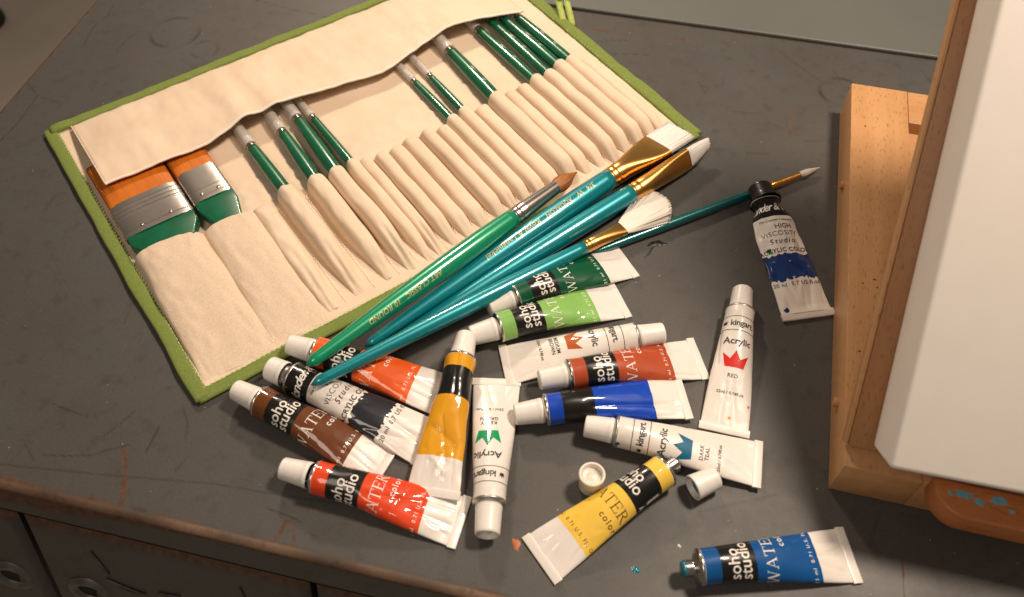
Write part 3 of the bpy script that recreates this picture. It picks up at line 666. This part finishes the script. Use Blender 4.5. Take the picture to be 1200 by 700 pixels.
def loose_cap(loc, rot, label, mat, inner, Lc=17, r0=8.0, r1=7.0):
    c = thing('tube_cap', label, 'cap', loc, rot, group='loose tube caps')
    prof = [(0, r1 - 1.0), (.25, r1 - .5), (.9, r1)] + [(.9 + (Lc - 1.9) * t, r1 + (r0 - r1) * t) for t in np.linspace(.05, 1, 6)] + [(Lc - .3, r0), (Lc, r0 - .5), (Lc, r0 - 1.4), (Lc - .5, r0 - 1.7), (4, r1 - 1.9)]
    v, f = lathe(prof, 72, 0, lambda i, k: 1 - (.016 if (k % 2 and 2 < i < 9) else 0), cap1=True); obj('shell', v, [tuple(reversed(q)) for q in f], mat, c)
    obj('seal', *lathe([(4.1, 5.6), (Lc - 3.4, 6.1), (Lc - 3.2, 5.2), (Lc - 4.5, 4.0), (Lc - 3.4, 2.2), (Lc - 3.2, 1.4)], 30), inner, c)
    return c
loose_cap((47.7, -142.5, .1), (0, -math.pi / 2, 0), 'milky white cap standing upright, open end up, beside the yellow tube', 'cap_milky', 'cap_milky')
mc = loose_cap((0, 0, 0), (0, 0, 0), 'white cap on its side with teal paint inside, by the yellow neck', 'cap_white', 'paint_teal_wet')
mc.location = Vector((123.5, -140.5, 8.1)) * S; mc.rotation_euler = (0, R(-1), R(205))

# ------------------------------------------------------------------ canvas brush roll
RA = R(35.2)
roll = thing('brush_roll', 'open cream canvas brush roll with green binding lying on the cabinet', 'brush roll', (-202, -84.4, 0), (0, 0, RA))
RW, RH = 434.0, 312.0
def RP(x, y, z): return Vector((-202 + x * math.cos(RA) - y * math.sin(RA), -84.4 + x * math.sin(RA) + y * math.cos(RA), z))
def und(x, y):
    return 2.4 + .9 * mn.noise(Vector((x * .018, y * .02, 1))) + .45 * mn.noise(Vector((x * .06, y * .05, 4)))
nx, ny = 150, 110
V = []
for i in range(ny):
    for j in range(nx):
        x, y = 3 + (RW - 6) * j / (nx - 1), 3 + (RH - 6) * i / (ny - 1); z = und(x, y)
        z += 4.2 * math.exp(-((x - 222) / 34) ** 2 - ((y - 150) / 14) ** 2) + 1.1 * math.exp(-((x - 330) / 20) ** 2 - ((y - 158) / 12) ** 2)     # puffed lining between the brushes
        z -= .8 * math.exp(-((y - 168 - 3 * math.sin(x / 30)) / 1.6) ** 2) + .5 * math.exp(-((y - 136) / 1.5) ** 2)                                # creases
        z += 1.6 * mn.noise(Vector((x * .12, y * .16, 9))) * math.exp(-((y - 150) / 16) ** 2)
        V.append((x, y, max(z, .6)))
bs = obj('lining', V, grid_faces(ny, nx), 'canvas_cloth', roll)
md = bs.modifiers.new('thickness', 'SOLIDIFY'); md.thickness = .0008; md.offset = -1
def binding(p0, p1, hw, hz, seed, bow=0.0):
    p0, p1 = Vector(p0), Vector(p1); d = p1 - p0; L = d.length; n = int(L / 3); st = []
    for i in range(n + 1):
        t = i / n; q = mn.noise(Vector((t * L * .022, seed, 0))); q2 = mn.noise(Vector((t * L * .09, seed, 5)))
        st.append((t * L, hw * (1 + .10 * q + .05 * q2), hz * (1 + .16 * q2), 3.2, 1.1 * q + bow * math.sin(math.pi * t), hz + .2 + .5 * max(0, q) + 1.3 * max(0, mn.noise(Vector((t * L * .05, seed, 9))))))
    o = obj('binding', *sweep(st, 20), 'green_binding', roll, loc=p0, rot=(0, 0, math.atan2(d.y, d.x)))
    return o
binding((2, 0, 0), (0, RH, 0), 5.1, 2.1, 1, .8); binding((-1, 3, 0), (RW, 2, 0), 5.0, 2.0, 2, -.5)
binding((0, RH - 2, 0), (RW, RH, 0), 4.8, 2.6, 3, 0); binding((RW, RH, 0), (RW - 1, 0, 0), 5.8, 2.3, 4, .8)
def stitches(pts, name='stitching', z=4.45, ln=2.2, gap=1.5, mat='stitch_thread'):
    Vs, Fs = [], []; a, b = Vector((*pts[0], 0)), Vector((*pts[1], 0)); L = (b - a).length; d = (b - a) / L; nn = Vector((-d.y, d.x, 0)); s = 2.0; q = random.Random(int(L))
    while s < L - 4:
        c = a + d * s + nn * q.uniform(-.25, .25); o = len(Vs); l2 = ln * q.uniform(.8, 1.15)
        for t, h in ((0, -.25), (.5, .18), (1, -.25)):
            for wv in (-.28, .28): p = c + d * l2 * t + nn * wv; Vs.append((p.x, p.y, z + h))
        Fs += [(o, o + 1, o + 3, o + 2), (o + 2, o + 3, o + 5, o + 4)]; s += l2 + gap
    obj(name, Vs, Fs, mat, roll, kind='stuff')
stitches([(6.2, 4), (4.4, RH - 6)]); stitches([(6, 6.4), (RW - 4, 5.6)]); stitches([(RW - 4.6, 4), (RW - 4, RH - 6)]); stitches([(8, 7.4), (RW - 8, 6.8)])
# folded ribbon loop on the right edge
lp = []
for side in (-1, 1):
    for i in range(12):
        t = i / 11
        for wv in (0, 1): lp.append((RW + 2 + 11 * t + side * 3.0 + wv * 5.0 - 2.5, 178 + 25 * t - side * 2.0 - wv * 2.4, 3.8 + 7.5 * t ** 1.3 + 1.4 * math.sin(t * 2.6) + .9 * side * math.sin(math.pi * t)))
f_ = []
for b_ in (0, 24): f_ += [(b_ + 2 * i, b_ + 2 * i + 1, b_ + 2 * i + 3, b_ + 2 * i + 2) for i in range(11)]
f_.append((22, 23, 47, 46))
lo = obj('ribbon_loop', lp, f_, 'loop_ribbon', roll); md = lo.modifiers.new('thickness', 'SOLIDIFY'); md.thickness = .0009

# sewn pockets, each a sub-part of the lining they are stitched to
def pocket(xc, hw, h, y0, y1, e, seed, bend=0.0, pinch=.5, mat='canvas_cloth', mouth=.55, na=22, nn=48, wr=.5, skew=0.0, nar=.5):
    V = []
    for i in range(nn + 1):
        t = i / nn; y = y1 - (y1 - y0) * t
        lip = min(1, t / .035); lipk = mouth + (1 - mouth) * math.sqrt(max(0, 1 - (1 - lip) ** 2))
        tail = max(0, (t - (1 - pinch)) / pinch); k = 1 - tail ** 1.6 * .97; kw = 1 - nar * tail ** 1.3
        hh = h * k * lipk * (1 + .10 * mn.noise(Vector((t * 5, seed, 2)))); ww = hw * kw * (.93 + .07 * lipk) * (1 + .05 * mn.noise(Vector((t * 4, seed, 7))))
        cx = xc + bend * t ** 2 + min(1.2, wr * 1.2) * mn.noise(Vector((t * 3, seed, 3)))
        for j in range(na + 1):
            a = math.pi * j / na; c, s = math.cos(a), math.sin(a)
            x = -math.copysign(abs(c) ** (2 / e), c) * ww; z = s ** (2 / e) * hh
            w_ = wr * mn.noise(Vector((x * .22, y * .07, seed))) * s + .5 * wr * mn.noise(Vector((x * .5, y * .3, seed + 3))) * s * (.3 + tail)
            ridge = (2.6 * math.exp(-((x - ww * .25) / 1.2) ** 2) - 1.6 * math.exp(-((x + ww * .2) / 1.3) ** 2)) * 4 * tail * (1 - tail) * min(1, wr) * (.5 + .5 * math.sin(seed * 2.7))
            V.append((cx + x, y + skew * x + (1.5 * (1 - abs(c)) if i == 0 else 0), max(1.2, und(cx + x, y) + z + w_ + ridge - .3)))
    return obj('pocket', V, [tuple(reversed(q)) for q in grid_faces(nn + 1, na + 1)], mat, bs)
SLOT = [104.5, 127.1, 150.9, 168.1, 183.8, 194.0, 207.0, 221.1, 235.7, 251.3, 264.4, 276.8, 289.9, 304.2, 318.9, 334.2, 347.9, 361.2, 375.3, 388.7, 401.4, 413.6]
FILLED = {1: 5.5, 2: 5.5, 3: 5.7, 4: 3.9, 11: 3.7, 12: 3.7, 14: 6.2, 17: 5.0, 18: 4.8, 19: 5.4, 20: 5.2}
pocket(33, 26, 12.9, 10, 131, 3.0, 50, 0, .85, 'canvas_cloth_thick', .97, 40, 60, .8, -.10, .0)
pocket(78.5, 20.8, 11.4, 10, 127, 2.9, 51, 0, .85, 'canvas_cloth_thick', .97, 36, 60, .8, -.06, .0)
for i, x in enumerate(SLOT):
    sp = min([abs(x - q) for q in SLOT if q != x]); hw = min(8.2, max(5.6, .485 * sp)); r_ = FILLED.get(i)
    h = 2 * r_ + 3.1 if r_ else 9.4 + 1.2 * math.sin(i * 2.3)
    if r_: hw = max(hw, r_ + 1.9)
    left = max(0, 1 - i / 8)
    pocket(x, hw, max(9.0, h), 13 + 6 * rnd.random(), 128 + 2.4 * math.sin(i * 1.7), 2.75, i, bend=rnd.uniform(0, 5) * left, pinch=.16 + .36 * left, mouth=.95 if r_ else (.7 if i == 0 else .35), wr=.28 + 1.0 * left)

for i in range(len(SLOT) - 1):
    xm = (SLOT[i] + SLOT[i + 1]) / 2; stitches([(xm, 14), (xm, 127)], z=3.6, ln=1.6, gap=1.2, mat='hem_cloth')
stitches([(58.6, 12), (57.4, 125)], z=3.8, ln=1.6, gap=1.2, mat='hem_cloth')

# flap over the brush heads
fx = [14, 23, 60, 99, 116, 133, 148, 160, 195, 229, 260, 290, 331, 365, 395, 406]
fz = [17, 17.5, 18, 17.5, 19, 25, 19, 23, 17, 15.5, 13.5, 16, 23, 20, 15, 13]
fy = [208, 208, 207, 206, 209, 212, 213, 213, 212, 210, 206, 212, 218, 214, 208, 207]
def flap_at(x, t):
    zb = float(np.interp(x, fx, fz)); yb = float(np.interp(x, fx, fy))
    y = 304 + (yb - 304) * t
    z = 4.8 + (zb - 4.8) * (t ** .75) + 3.0 * math.sin(math.pi * t) * (.5 + .5 * math.sin(x / 37)) + 2.6 * mn.noise(Vector((x * .028, y * .02, 8))) * min(1, t * 4) + .9 * mn.noise(Vector((x * .09, y * .035, 2))) + .35 * mn.noise(Vector((x * .2, y * .16, 5)))
    return x, y, z
V = []; n1, n2 = 34, 170
sm = np.convolve(np.interp(np.arange(0, 440), fx, fz), np.ones(11) / 11, 'same'); smy = np.convolve(np.interp(np.arange(0, 440), fx, fy), np.ones(9) / 9, 'same')
fx = list(range(8, 430)); fz = [sm[k] for k in fx]; fy = [smy[k] for k in fx]
for i in range(n1 + 1):
    for j in range(n2 + 1):
        t = i / n1; x0 = 16 + 390 * j / n2; V.append(flap_at(x0, t))
fp = obj('flap', V, [tuple(reversed(q)) for q in grid_faces(n1 + 1, n2 + 1)], 'canvas_cloth', roll)
md = fp.modifiers.new('thickness', 'SOLIDIFY'); md.thickness = .0009; md.offset = 0
def cord(name, pts, r, mat, parent, n=8):
    V = []; m = len(pts); P = [Vector(p) for p in pts]
    for i in range(m):
        d = (P[min(i + 1, m - 1)] - P[max(i - 1, 0)]).normalized(); a = d.cross(Vector((0, 0, 1))).normalized(); b = a.cross(d)
        for k in range(n): t = 2 * math.pi * k / n; V.append(P[i] + a * r * math.cos(t) + b * r * math.sin(t))
    f = grid_faces(m, n, True) + [tuple(range(n)), tuple(reversed(range((m - 1) * n, m * n)))]
    return obj(name, V, f, mat, parent)
cord('hem', [flap_at(16 + 390 * j / 160, 1.0) for j in range(161)], 1.05, 'hem_cloth', fp)
cord('hem', [flap_at(16, j / 30) for j in range(31)], .7, 'canvas_cloth', fp)

# ------------------------------------------------------------------ brushes
def brush(p0, p1, label, LH, LF, LB, rmax, rend, hm, fm, bm_, kind='round', roll_=0.0, up=(0, 0, 1), rj=None, bw=None, group='loose brushes lying beside the brush roll', seed=1, sleeve=False, start=0.0, peak=.86, neck=None):
    """brush along local x: handle 0..LH, ferrule, bristles."""
    b = thing('paint_brush', label, 'brush', matrix=axis_matrix(p0, p1, up, roll_), group=group)
    rj = rj or rmax * .9; prof = []
    for i in range(40):
        t = i / 39
        r = rend + (rmax - rend) * math.sin(math.pi / 2 * min(1, t / peak)) ** 1.15
        if t > peak: r = rmax + (rj - rmax) * ((t - peak) / (1 - peak)) ** 1.5
        if not start and t < .025: r *= math.sqrt(max(.02, 1 - (1 - t / .025) ** 2))
        prof.append((start + (LH - start) * t, r))
    h = obj('handle', *lathe(prof, 36), hm, b)
    rf = rj * (.80 if sleeve else .985); x = LH; st = [(x - 1.5, rf, rf, 2, 0, 0), (x, rf, rf, 2, 0, 0)]
    for k in range(2):       # crimped rings
        xx = x + 1.5 + k * LF * .085; st += [(xx, rf, rf, 2, 0, 0), (xx + LF * .016, rf * .955, rf * .955, 2, 0, 0), (xx + LF * .034, rf * 1.01, rf * 1.01, 2, 0, 0)]
    xs = st[-1][0]; xe = x + LF
    if kind == 'flat':
        for t in np.linspace(.12, 1, 14): s_ = t * t * (3 - 2 * t); st.append((xs + (xe - xs) * t, rf + (bw - rf) * s_, rf * (1 - .62 * s_), 2 + 2.2 * s_, 0, 0))
        rows = [(xe - 1 + (LB + 1) * t, bw * (.97 + .02 * t), rf * (.36 - .16 * t), 3.6, 0, 0) for t in np.linspace(0, 1, 12)]; hair = tuft(rows, 200, .04, 1.4, seed)
    elif kind == 'angle':
        for t in np.linspace(.12, 1, 14): s_ = t * t * (3 - 2 * t); st.append((xs + (xe - xs) * t, rf + (bw - rf) * s_, rf * (1 - .55 * s_), 2 + 1.6 * s_, 0, 0))
        rows = [(xe - 1 + (LB + 1) * t, bw * (.95 - .50 * t ** 2), rf * (.40 - .20 * t), 2.6, bw * .30 * t ** 2, 0) for t in np.linspace(0, 1, 12)]; hair = tuft(rows, 160, .08, 1.5, seed)
    elif kind == 'fan':
        for t in np.linspace(.2, 1, 10): s_ = t * t; st.append((xs + (xe - xs) * t, rf * (1 + .25 * s_), rf * (1 - .55 * s_), 2 + s_, 0, 0))
        rows = [(xe - 1 + (LB + 1) * t, rf * 1.1 + (bw - rf * 1.1) * t ** .85, rf * (.42 - .30 * t), 2.6, bw * .35 * t, 0) for t in np.linspace(0, 1, 14)]; hair = tuft(rows, 260, .05, 3.0, seed)
        # the ends of a fan lie on an arc
        hair = ([(xe + (q[0] - xe) * (1 - .30 * (abs((q[1] - bw * .35) / bw)) ** 2 if q[0] > xe else 1), q[1], q[2]) for q in hair[0]], hair[1])
    else:
        rt = neck or rf * .62
        for t in np.linspace(.15, 1, 10): st.append((xs + (xe - xs) * t, rf + (rt - rf) * t, rf + (rt - rf) * t, 2, 0, 0))
        rows = [(xe - 1 + (LB + 1) * t, rt * .95 * (1 + .35 * math.sin(math.pi * min(1, t * 1.3)) - .0) * max(.04, (1 - t ** 2.2)), rt * .95 * (1 + .2 * math.sin(math.pi * t)) * max(.04, (1 - t ** 2.2)), 2, 0, 0) for t in np.linspace(0, 1, 14)]
        hair = tuft(rows, 110, .07, 1.0, seed)
    obj('ferrule', *sweep(st, 44, caps=False), fm, b); obj('bristles', *hair, bm_, b)
    if sleeve:
        rs = rj * 1.12; obj('clear_sleeve', *lathe([(LH + 4, rs), (LH + LF + LB + 9, rs * .95), (LH + LF + LB + 9, rs * .86), (LH + 4, rs * .9)], 28, cap0=False, cap1=False), 'clear_plastic', b)
    return b, h, prof
def handle_text(b, prof, x, body, size, ang, mat='print_gold', read=1):
    v, f = text_mesh(body, size, .01, .2, 1.05); v, f = cut(v, f, None, 2.0, .9); P = []
    for a, c, z in v:
        xx = x + read * a; r = float(np.interp(xx, [p[0] for p in prof], [p[1] for p in prof])) + .06; t = -ang + read * c / r
        P.append((xx, r * math.sin(t), r * math.cos(t)))
    obj('lettering', P, f, mat, b)

b, h, pf = brush((-130.5, -72, 25.5), (54.5, 115.5, 14), 'round brush with emerald handle, silver ferrule and brown pointed hair', 187, 46, 25, 8.0, 4.0, 'green_paint', 'silver', 'hair_brown', rj=7.0, neck=5.4, seed=1, peak=.82)
handle_text(b, pf, 96, 'ART CLASSIC', 5.2, .75, 'print_gold', -1); handle_text(b, pf, 62, '10 ROUND', 5.2, .75, 'print_gold', -1)
b, h, pf = brush((-99, -44.5, 5.6), (140, 160.5, 16.5), 'thick teal brush with wide gold ferrule and square white bristles', 229, 54, 27, 9.0, 3.6, 'teal_paint', 'gold', 'hair_white', 'flat', roll_=R(-8), bw=14.5, rj=8.2, seed=2, peak=.84)
handle_text(b, pf, 132, 'Royal & Langnickel', 6.4, .25, 'print_gold', -1); handle_text(b, pf, 176, 'AQUALON', 5.0, .25, 'print_gold', -1); handle_text(b, pf, 203, '3/4  W', 6.0, .25, 'print_gold', -1)
brush((-96, -52, 5.2), (160, 144.5, 13), 'thick teal brush with slanted gold ferrule and white angled bristles, lettering hidden', 236, 60, 24, 7.9, 2.4, 'teal_paint', 'gold', 'hair_white', 'angle', roll_=R(62), bw=8.6, rj=7.5, seed=3, peak=.84)
brush((-126, -86, 25), (128, 89, 6.5), 'teal brush with short gold ferrule and spread fan of cream hair', 217, 36, 50, 6.2, 3.4, 'teal_paint', 'gold', 'hair_cream', 'fan', bw=21, rj=5.0, seed=4, peak=.7, up=(0, 0, 1))
brush((28, 24, 3.9), (243, 125.5, 4.4), 'thin dark teal brush lying under the black capped tube', 187, 33, 20, 3.7, 1.6, 'teal_dark_paint', 'gold', 'hair_grey', rj=3.3, neck=2.4, seed=5, peak=.6)

JN = {1: 189, 2: 190, 3: 197, 4: 194, 11: 185, 12: 183, 14: 199, 17: 211, 18: 218, 19: 211, 20: 206}
NAMES = {1: 'beside the two wide flat brushes', 2: 'second from the wide flat brushes', 3: 'third from the wide flat brushes', 4: 'thin, fourth from the wide flat brushes',
         11: 'thin, first after the run of empty pockets', 12: 'thin, second after the run of empty pockets', 14: 'thick, alone with an empty pocket on each side', 17: 'first of four beside the green edge',
         18: 'second of four beside the green edge', 19: 'third of four beside the green edge', 20: 'last of four, next the green edge'}
for i, r_ in FILLED.items():
    x = SLOT[i]; zc = r_ + 2.9; lean = {14: 4, 2: 4, 3: 4, 12: 2, 18: 2}.get(i, 0)
    p0, p1 = RP(x - .3 - lean * .2, 100, zc), RP(x - .5 + lean, 200, zc)
    LH = JN[i] - 100
    b, h, pf = brush(p0, p1, 'green handled brush in a roll pocket, ' + NAMES[i], LH, 13, 22, r_ * 1.04, r_, 'bottle_green_paint', 'silver', 'hair_grey' if i % 2 else 'hair_brown', rj=r_ * .84, neck=r_ * .40, group='green handled brushes in the roll', seed=20 + i, sleeve=True, start=.01, peak=.55)
    if i > 13: handle_text(b, pf, LH - 52, '12', 3.6, .2, 'print_white', -1); handle_text(b, pf, LH - 34, 'ART', 3.0, .2, 'print_white', -1)

def wide_brush(xc, hw, y_h, y_f0, y_f1, y_b, label, seed, hz=5.2, ridges=True):
    b = thing('flat_brush', label, 'brush', matrix=axis_matrix(RP(xc, y_h - 60, 3 + hz), RP(xc, y_b, 3.6 + hz)), group='wide flat brushes in the roll')
    o = y_h - 60; X = lambda y: y - o
    # wooden handle with chamfered shoulders, running down into its pocket
    ol = [(X(y_f0) + 1.5, -hw * .97), (X(y_f0) - 9, -hw * .98), (X(y_h) - 8, -hw * .55), (X(y_h) - 40, -hw * .38), (X(y_h) - 40, hw * .38), (X(y_h) - 8, hw * .55), (X(y_f0) - 9, hw * .98), (X(y_f0) + 1.5, hw * .97)]
    auto_smooth(obj('handle', *prism(ol, -hz * .85, hz * .85, 1.6, 3), 'bottle_green_paint', b), 30)
    L = y_f1 - y_f0; st = []
    for t in np.linspace(0, 1, 46):
        k = 1.0
        if ridges:
            for c in (.10, .58, .70, .82): k += .10 * math.exp(-((t - c) / .022) ** 2)
        else:
            for c in (.08, .30): k += .04 * math.exp(-((t - c) / .025) ** 2)
        st.append((X(y_f0) + L * t, hw * (1 + (k - 1) * .25), hz * k, 3.6, 0, 0))
    fe = obj('ferrule', *sweep(st, 72, caps=False), 'brushed_silver', b)
    for s_ in (-.42, .42):
        obj('nail', *lathe([(0, 1.3), (.5, 1.1), (.8, .5)], 14), 'silver', fe, loc=(X(y_f0) + L * .17, hw * s_, hz * 1.0), rot=(0, -math.pi / 2, 0))
    rows = [(X(y_f1) - 1 + (y_b - y_f1 + 1) * t, hw * (.975 + .02 * t), hz * (.93 - .25 * t), 5, 0, 0) for t in np.linspace(0, 1, 12)]
    obj('bristles', *tuft(rows, 420, .018, 2.5, seed), 'hair_orange', b)
wide_brush(35.3, 26.3, 131, 151, 188, 241, 'widest flat brush with orange bristles, ridged silver ferrule and green handle', 41)
wide_brush(79, 15.8, 128, 155, 191, 236, 'narrower flat brush with orange bristles beside the widest brush in the roll', 42, 4.8, False)

# ------------------------------------------------------------------ table easel and stretched canvas
ea = thing('table_easel', 'beech wood table easel box with its lid raised', 'easel', (192.5, -144.3, 0), (0, 0, R(-14)))
auto_smooth(obj('side_rail', *box(0, 44, 0, 350, .3, 32, .8), 'beech_y', ea))
auto_smooth(obj('back_rail', *box(44.2, 250, 312, 350, .3, 31.8, .8), 'beech_x', ea))
auto_smooth(obj('front_rail', *box(44.2, 250, 0, 30, .3, 31.8, .8), 'beech_x', ea))
auto_smooth(obj('side_rail', *box(250.2, 290, 0, 350, .3, 32, .8), 'beech_y', ea))
obj('base_panel', *box(44.4, 249.8, 30.2, 311.8, 14, 22, .3), 'beech_y', ea, smooth=False)
auto_smooth(obj('hinge_peg', *lathe([(0, 3.2), (2.4, 3.2), (3.0, 2.4)], 18), 'beech_x', ea, loc=(0, 52, 17), rot=(0, math.pi, 0)))
auto_smooth(obj('hinge_peg', *lathe([(0, 3.2), (2.0, 3.2), (2.6, 2.4)], 18), 'beech_x', ea, loc=(0, 246, 17), rot=(0, math.pi, 0)))
def rail_mark(x, y, r, mat, seed, el=1.0):
    q = random.Random(seed); n = 14; V = [(x, y, 32.12)] + [(x + r * el * q.uniform(.6, 1.2) * math.cos(2 * math.pi * k / n), y + r * q.uniform(.6, 1.2) * math.sin(2 * math.pi * k / n), 32.06) for k in range(n)]
    obj('paint_or_hole_spot', V, [(0, 1 + k, 1 + (k + 1) % n) for k in range(n)], mat, ea)
rail_mark(11.0, 299.5, .9, 'print_black', 1); rail_mark(9.8, 140.0, 1.0, 'dark_green', 2, .6); rail_mark(17.6, 144.9, .8, 'print_brown', 3, 1.6); rail_mark(19.2, 138.6, 1.1, 'dark_green', 4, .6); rail_mark(7.9, 83.3, .9, 'print_brown', 5)  # first is a dark dot painted for a small hole, the rest paint
TILT = R(46)
auto_smooth(obj('lid', *box(0, 285, 0, 400, -8, 0, .9), 'lid_wood', ea, loc=(0, 10, 38.2), rot=(TILT, 0, 0)))
auto_smooth(obj('lid_edge', *box(-2.2, -.1, 1, 399, -8, -.5, .5), 'beech_y', ea, loc=(0, 10, 38.2), rot=(TILT, 0, 0)))
lo_ = []
for k in range(9): a = R(180 + 90 * k / 8); lo_.append((46 + 17 + 17 * math.cos(a), -5 + 17 * math.sin(a) * 1.0))
lo_ = [(46, -.4)] + [(p, q) for p, q in lo_] + [(250, -22), (250, -.4)]
ledge = auto_smooth(obj('canvas_ledge', *prism(lo_, 27, 43, 1.4, 3), 'ledge_wood', ea), 40)
def easel_splat(x, y, r, seed, el):
    q = random.Random(seed); n = 18; V = [(x, y, 43.35)]
    for k in range(n): a = 2 * math.pi * k / n; rr = r * q.uniform(.6, 1.25); V.append((x + rr * el * math.cos(a), y + rr * math.sin(a), 43.12))
    obj('paint_or_hole_spot', V, [(0, 1 + k, 1 + (k + 1) % n) for k in range(n)], 'paint_sky_dry', ledge)
easel_splat(61, -8, 2.6, 1, 2.0); easel_splat(69, -10.5, 2.2, 2, 1.3); easel_splat(80, -7, 3.0, 3, 1.6); easel_splat(54, -9, 1.3, 4, 1.2); easel_splat(86, -12, 1.4, 6, 1.2)

rot = Matrix.Rotation(R(-14), 4, 'Z') @ Matrix.Rotation(TILT, 4, 'X')
mw = Matrix.Translation(Vector((192.5, -144.3, 0))) @ Matrix.Rotation(R(-14), 4, 'Z') @ Matrix.Translation(Vector((13, 10, 38.2))) @ Matrix.Rotation(TILT, 4, 'X') @ Matrix.Rotation(R(1.3), 4, 'Z')
cv = thing('stretched_canvas', 'blank white stretched canvas leaning on the easel lid', 'canvas', matrix=mw)
V = []; sec = []
cw, ch, cz = 300, 400, 38
bm = bmesh.new(); bmesh.ops.create_cube(bm, size=1)
for q in bm.verts: q.co = Vector((cw / 2 + q.co.x * cw, 3 + ch / 2 + q.co.y * ch, .6 + cz / 2 + q.co.z * cz))
bmesh.ops.bevel(bm, geom=[e for e in bm.edges], offset=2.8, segments=4, profile=.55, affect='EDGES')
auto_smooth(obj('canvas_cloth', *from_bm(bm), 'stretched_canvas', cv), 50)
for x0, x1, y0, y1 in ((3, cw - 3, 6, 35), (3, cw - 3, ch - 29, ch), (3, 34, 35.2, ch - 29.2), (cw - 34, cw - 3, 35.2, ch - 29.2)):
    obj('stretcher_bar', *box(x0, x1, y0, y1, .3, .9), 'beech_y', cv, smooth=False)
